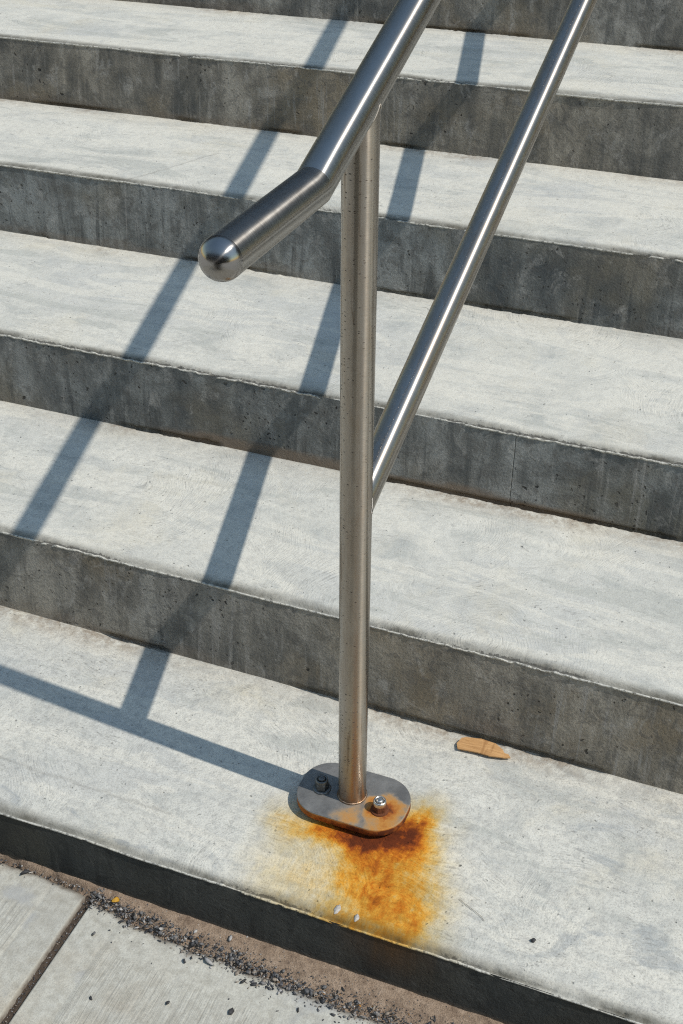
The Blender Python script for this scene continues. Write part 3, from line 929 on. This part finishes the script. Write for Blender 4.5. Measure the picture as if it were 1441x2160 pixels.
chips = 'stray dark chips on the paving slab'
for i, (x, y, s, lab) in enumerate([
        (-0.133, -0.064, 0.0046, 'dark stone chip on the slab just below the middle of the gravel line'),
        (-0.048, -0.064, 0.0050, 'dark stone chip on the slab below the tan end of the gravel'),
        (-0.034, -0.061, 0.0040, 'small dark stone chip beside a bigger one near the gravel edge'),
        (-0.123, -0.127, 0.0036, 'small dark stone chip alone in the middle of the broomed slab'),
        (-0.218, -0.157, 0.0030, 'tiny dark stone chip on the slab near its smooth margin'),
        (-0.044, -0.109, 0.0044, 'brown-black stone chip farthest out on the slab at the frame bottom'),
        (-0.408, -0.016, 0.0060, 'dark grey stone lodged at the riser foot left of the slab joint'),
        (0.034, -0.075, 0.0042, 'dark stone chip under the thickest part of the gravel')]):
    stone(x, y, GZ, s, STONE_DARK, lab, chips, i)
stone(-0.104, -0.052, GZ + 0.001, 0.0085, STONE_PALE, 'largest pale grey stone lying at the edge of the gravel line', None, 21, 'pebble', 0.7)
stone(0.293, 0.063, 0.0, 0.0042, STONE_DARK, 'single dark stone chip on the bottom tread near its front edge', None, 22)
stone(-0.090, -0.012, GZ + 0.006, 0.0042, STONE_PALE, 'small pale stone on the sandy dirt against the riser foot', None, 23, 'pebble')

# curled yellow leaf scrap in the gravel
nu, nvv = 14, 6
th = np.linspace(0.2, 2.2, nu); w = np.linspace(-1, 1, nvv)
TH, WW = np.meshgrid(th, w)
tap = np.sin(np.linspace(0.35, math.pi - 0.2, nu))[None, :]
V = np.stack([0.0062 * np.cos(TH), 0.0035 * WW * tap + 0.001 * np.sin(TH * 2), 0.0062 * np.sin(TH) * 0.8 + 0.001], -1)
lf = link('leaf_scrap', grid_mesh('leaf_scrap', V), YELLOW)
lf.location = (-0.266, -0.014 + GY, GZ + 0.002); lf.rotation_euler = (0.35, 0, 0.5)
sm = lf.modifiers.new('thick', 'SOLIDIFY'); sm.thickness = 0.0005
tag(lf, 'curled yellow leaf scrap lying in the gravel by the bottom riser', 'leaf')


# ------------------------------------------------------------------ handrail
def tube_mesh(name, rings, uv_len):
    """rings: (n, seg, 3); wraps round"""
    n, s, _ = rings.shape
    idx = np.arange(n * s).reshape(n, s)
    nx = np.roll(idx, -1, 1)
    q = np.stack([idx[:-1], nx[:-1], nx[1:], idx[1:]], -1).reshape(-1, 4)
    me = bpy.data.meshes.new(name)
    me.from_pydata(rings.reshape(-1, 3).tolist(), [], q.tolist())
    uvl = me.uv_layers.new(name='tube')
    u = np.arange(s) / s
    uv = []
    for i in range(n - 1):
        for j in range(s):
            u0, u1 = j / s, (j + 1) / s
            uv += [u0, uv_len[i], u1, uv_len[i], u1, uv_len[i + 1], u0, uv_len[i + 1]]
    uvl.data.foreach_set('uv', np.array(uv, np.float32))
    me.update()
    return me


R = 0.01905
SEG = 64


def frame(d):
    d = Vector(d).normalized()
    a = Vector((1, 0, 0)) if abs(d.x) < 0.8 else Vector((0, 1, 0))
    e1 = (a - d * a.dot(d)).normalized()
    e2 = d.cross(e1)
    return d, e1, e2


def straight_tube(name, A, B, material, parent, r=R, plane_a=None, plane_b=None, n=24, wobble=True):
    """tube from A to B; plane_a / plane_b: normals of mitre planes through A / B"""
    A = Vector(A); B = Vector(B)
    d, e1, e2 = frame(B - A)
    L = (B - A).length
    rings = np.zeros((n + 1, SEG, 3)); ln = []
    for i in range(n + 1):
        t = i / n
        ln.append(t * L)
        for j in range(SEG):
            a = 2 * math.pi * j / SEG
            off = e1 * (r * math.cos(a)) + e2 * (r * math.sin(a))
            P = A + d * (L * t) + off
            if i == 0 and plane_a is not None:
                P = P - d * ((P - A).dot(plane_a) / d.dot(plane_a))
            if i == n and plane_b is not None:
                P = P - d * ((P - B).dot(plane_b) / d.dot(plane_b))
            rings[i, j] = P
    return link(name, tube_mesh(name, rings, ln), material, parent)


def bead(name, pts, r, material, parent, closed=True, seg=8):
    pts = [Vector(p) for p in pts]
    n = len(pts)
    rings = []
    ln = []; acc = 0
    for i in range(n + (1 if closed else 0)):
        p = pts[i % n]; a = pts[(i - 1) % n] if closed or i > 0 else p; b = pts[(i + 1) % n] if closed or i < n - 1 else p
        d, e1, e2 = frame(b - a)
        rr = r * (1 + 0.18 * math.sin(i * 1.7) * math.cos(i * 0.9))
        rings.append([tuple(p + e1 * (rr * math.cos(2 * math.pi * j / seg)) + e2 * (rr * math.sin(2 * math.pi * j / seg))) for j in range(seg)])
        ln.append(acc); acc += (b - a).length * 0.5
    return link(name, tube_mesh(name, np.array(rings), ln), material, parent)


YP = 0.1903
TX, TY, DX = 0.01796, -0.0003, 0.0019
M_UP, M_LO = 0.3435, 0.3509
Z_UP, Z_LO = 0.9772, 0.5000


def post_at(z):
    return Vector((TX * z, YP + TY * z, z))


handrail = empty('handrail', (0, 0, 0))
tag(handrail, 'brushed stainless steel handrail with post bolted to the bottom step', 'handrail')

PLATE_TOP = 0.0205
x_up = TX * Z_UP


def upper(y): return Vector((x_up + DX * (y - YP), y, Z_UP + M_UP * (y - YP)))


def lower(y): return Vector((TX * Z_LO + DX * (y - YP), y, Z_LO + M_LO * (y - YP)))


BEND = upper(0.0700)
END = Vector((0.0175, -0.1155, 0.9424))
d_up = (upper(1) - upper(0)).normalized()
d_ex = (BEND - END).normalized()
mitre = (d_up + d_ex).normalized()
top_rail = straight_tube('top_rail', BEND, upper(2.66), STEEL, handrail, plane_a=mitre, n=60)
ext = straight_tube('rail_extension', BEND, END, STEEL, handrail, plane_a=mitre, n=12)
# domed end cap
d, e1, e2 = frame(END - BEND)
rings = []; ln = []
for i in range(17):
    a = (math.pi / 2) * i / 16
    rr = max(R * math.cos(a), 1e-5)
    rings.append([tuple(END + d * (R * 0.92 * math.sin(a)) + e1 * (rr * math.cos(2 * math.pi * j / SEG)) + e2 * (rr * math.sin(2 * math.pi * j / SEG))) for j in range(SEG)])
    ln.append(0.21 + R * a)
link('end_cap', tube_mesh('end_cap', np.array(rings), ln), mat_steel('polished_stainless', (0.34, 0.33, 0.32), tea=0.10, rough=(0.18, 0.23), aniso=0.85), ext)
z_top = Z_UP
post = straight_tube('post', post_at(PLATE_TOP - 0.003), post_at(z_top - 0.004), STEEL_POST, handrail, n=40)
# saddle weld under the top rail
pts = []
for j in range(96):
    a = 2 * math.pi * j / 96
    xo, yo = R * math.cos(a), R * math.sin(a)
    z = upper(YP).z + M_UP * yo - abs(math.sin(a)) * R * math.sqrt(1 + M_UP ** 2)
    c = post_at(z)
    pts.append((c.x + xo * 1.0, c.y + yo * 1.0, z - 0.0004))
bead('weld_seam', pts, 0.0011, STEEL_POST, post)
# weld round the foot of the post
bead('weld_seam', [post_at(PLATE_TOP + 0.0008) + Vector((R * 1.015 * math.cos(2 * math.pi * j / 72), R * 1.015 * math.sin(2 * math.pi * j / 72), 0)) for j in range(72)], 0.0017, STEEL_POST, post)

low = straight_tube('lower_rail', lower(YP + R * 0.3), lower(2.66), STEEL_LOW, handrail, n=60)
pts = []
for sgn in (1, -1):
    rngj = range(0, 49) if sgn == 1 else range(48, -1, -1)
    for j in rngj:
        a = math.pi * j / 48
        if sgn == -1 and j in (0, 48): continue
        z = lower(YP).z + M_LO * R * math.sin(a) + sgn * R * math.sin(a) * math.sqrt(1 + M_LO ** 2)
        c = post_at(z)
        pts.append((c.x + R * math.cos(a), c.y + R * math.sin(a), z))
bead('weld_seam', pts, 0.0010, STEEL_LOW, low)

# base plate: rounded rectangle standing on a grout bed
def rounded_outline(hx, hy, r, n=14):
    out = []
    for cx, cy, a0 in ((hx - r, hy - r, 0), (-hx + r, hy - r, 90), (-hx + r, -hy + r, 180), (hx - r, -hy + r, 270)):
        for i in range(n + 1):
            a = math.radians(a0 + 90 * i / n)
            out.append((cx + r * math.cos(a), cy + r * math.sin(a)))
    return out


def slab_from_outline(name, prof, z_list, c, rotz, material, parent, inset=None):
    bm = bmesh.new()
    rows = []
    cr, sr = math.cos(rotz), math.sin(rotz)
    for (z, ins) in z_list:
        row = []
        for (x, y) in prof(ins):
            row.append(bm.verts.new((c[0] + x * cr - y * sr, c[1] + x * sr + y * cr, z)))
        rows.append(row)
    n = len(rows[0])
    for a, b in zip(rows[:-1], rows[1:]):
        for i in range(n):
            bm.faces.new((a[i], a[(i + 1) % n], b[(i + 1) % n], b[i]))
    bm.faces.new(rows[-1])
    bm.faces.new(list(reversed(rows[0])))
    bmesh.ops.recalc_face_normals(bm, faces=bm.faces)
    me = bpy.data.meshes.new(name)
    bm.to_mesh(me); bm.free()
    o = link(name, me, material, parent, True)
    return o


PR, PH = 0.0785, 0.0500        # disc radius, half width between the two flats
PC = (0.003, 0.1888)


def flat_disc(ins):                       # long ends fully rounded
    return rounded_outline(PR - ins, PH - ins, max(0.002, 0.0425 - ins))


plate = slab_from_outline('base_plate', flat_disc, [(0.0080, 0.0008), (0.0088, 0.0), (0.0193, 0.0), (0.0201, 0.0003), (PLATE_TOP, 0.0010)], PC, 0.0, PLATE, handrail)
for p in plate.data.polygons:
    p.use_smooth = abs(p.normal.z) < 0.3
slab_from_outline('grout_bed', lambda i: flat_disc(0.017 + i), [(-0.004, -0.003), (0.0084, 0.0)], PC, 0.0, GROUT, plate)


def hexnut(name, c, z0, af, h, material, parent, rot):
    bm = bmesh.new()
    rows = []
    N = 24
    for (z, k_) in ((0, 0.94), (0.06, 1.0), (0.80, 1.0), (0.93, 0.94), (1.0, 0.86)):
        row = []
        for i in range(N):
            a = 2 * math.pi * i / N
            am = (a % (math.pi / 3)) - math.pi / 6
            rad = (af / 2) / math.cos(am)
            rad = min(rad, af / 2 / math.cos(math.pi / 6) * 0.985)
            lim = af / 2 * (1.155 if k_ == 1.0 else 1.155 * k_)
            rad = min(rad, lim)
            row.append(bm.verts.new((c[0] + rad * math.cos(a + rot), c[1] + rad * math.sin(a + rot), z0 + z * h)))
        rows.append(row)
    for a, b in zip(rows[:-1], rows[1:]):
        for i in range(N): bm.faces.new((a[i], a[(i + 1) % N], b[(i + 1) % N], b[i]))
    bm.faces.new(rows[-1])
    me = bpy.data.meshes.new(name); bm.to_mesh(me); bm.free()
    return link(name, me, material, parent, False)


def anchor_bolt(c, nutm, ringm, studm, rot, lab, lean):
    z = PLATE_TOP
    b = lathe('anchor_bolt', c, [(0.00504, z - 0.00254), (0.00504, z + 0.01905), (0.00456, z + 0.02007), (0.00312, z + 0.02070)], studm, handrail, 20, False)
    b['label'] = lab
    lathe('washer', c, [(0.01260, z - 0.00064), (0.01284, z + 0.00051), (0.01260, z + 0.00165), (0.01176, z + 0.00216)], nutm, b)
    hexnut('nut', c, z + 0.00216, 0.0176, 0.0104, nutm, b, rot)
    t = z + 0.01245
    lathe('locking_collar', c, [(0.00888, t - 0.00051), (0.00912, t + 0.00279), (0.00888, t + 0.00533), (0.00792, t + 0.00660), (0.00672, t + 0.00660), (0.00600, t + 0.00559), (0.00564, t + 0.00381)], ringm, b)
    return b


anchor_bolt((-0.0425, 0.1850), NUT_DARK, NUT_DARK, NUT_DARK, 0.25, 'dull grey anchor bolt and nut on the shaded side of the post', 0)
anchor_bolt((0.0460, 0.1770), NUT_RUST, NUT_BRIGHT, NUT_BRIGHT, 0.6, 'bright-topped anchor bolt with rusted nut in the rust patch', 0)

# upper support post beyond the top of the picture
YU = 2.50
zt = upper(YU).z
zstep = NZ[6] + 0.0015
up_post = straight_tube('post', (upper(YU).x, YU, zstep + 0.01), (upper(YU).x, YU, zt - 0.004), STEEL_POST, handrail, n=20)
slab_from_outline('base_plate', flat_disc, [(zstep, 0.0), (zstep + 0.0095, 0.0), (zstep + 0.010, 0.0008)], (upper(YU).x, YU), 0.0, NUT_DARK, handrail)

# ------------------------------------------------------------------ small things on the steps
WO = [(0.0994, 0.3557), (0.1033, 0.3678), (0.1085, 0.3717), (0.1309, 0.3756), (0.1532, 0.3739), (0.1661, 0.3655), (0.1700, 0.3602), (0.1758, 0.3607),
      (0.1805, 0.3558), (0.1717, 0.3508), (0.1515, 0.3463), (0.1333, 0.3466), (0.1041, 0.3451)]
bm = bmesh.new()
def wood_z(x, y): return 0.0022 + 0.0016 * math.sin((x - 0.10) / 0.08 * math.pi) - 0.0004 + 0.0006 * math.sin(y * 400)
top = [bm.verts.new((x, y - 0.002, wood_z(x, y) + 0.0019)) for x, y in WO]
cen = bm.verts.new((0.137, 0.357, wood_z(0.137, 0.357) + 0.0025))
bot = [bm.verts.new((x, y - 0.002, wood_z(x, y))) for x, y in WO]
n = len(WO)
for i in range(n):
    bm.faces.new((top[i], top[(i + 1) % n], cen))
    bm.faces.new((bot[i], bot[(i + 1) % n], top[(i + 1) % n], top[i]))
bm.faces.new(list(reversed(bot)))
bmesh.ops.recalc_face_normals(bm, faces=bm.faces)
me = bpy.data.meshes.new('wood_splinter'); bm.to_mesh(me); bm.free()
tag(link('wood_splinter', me, WOOD, None, False), 'flat orange-brown wood splinter lying on the bottom tread against the riser', 'wood')

# two white flecks on the rust near the front edge
for i, (x, y, sx, sy, lab) in enumerate([(0.048, 0.018, 0.0042, 0.0075, 'larger white fleck stuck on the rust stain near the tread edge'),
                                         (0.076, 0.015, 0.0032, 0.0058, 'smaller white fleck stuck on the rust stain near the tread edge')]):
    bm = bmesh.new()
    r = np.random.default_rng(50 + i)
    ring = []
    for j in range(14):
        a = 2 * math.pi * j / 14
        k_ = 1 + 0.16 * r.uniform(-1, 1)
        ring.append((sx * k_ * math.cos(a), sy * k_ * math.sin(a)))
    lo = [bm.verts.new((px, py, -0.0008)) for px, py in ring]
    hi = [bm.verts.new((px * 0.8, py * 0.8, 0.0012 + 0.0005 * r.uniform(-1, 1))) for px, py in ring]
    cc = bm.verts.new((0, 0, 0.0017))
    for j in range(14):
        bm.faces.new((lo[j], lo[(j + 1) % 14], hi[(j + 1) % 14], hi[j])); bm.faces.new((hi[j], hi[(j + 1) % 14], cc))
    me = bpy.data.meshes.new('white_fleck'); bm.to_mesh(me); bm.free()
    o = link('white_fleck', me, WHITE)
    o.location = (x, y, 0.0003)
    tag(o, lab, 'fleck')

# raised thread standing in for a thin curved crack
pts = [(0.188, 0.090, 0.0008), (0.200, 0.084, 0.0012), (0.212, 0.079, 0.0010), (0.222, 0.074, 0.0012), (0.228, 0.069, 0.0008)]
tag(bead('crack_thread', pts, 0.00030, CRACK_MAT, None, closed=False, seg=6), 'raised thread standing in for a thin curved crack in the bottom tread right of the rust', 'crack_line')
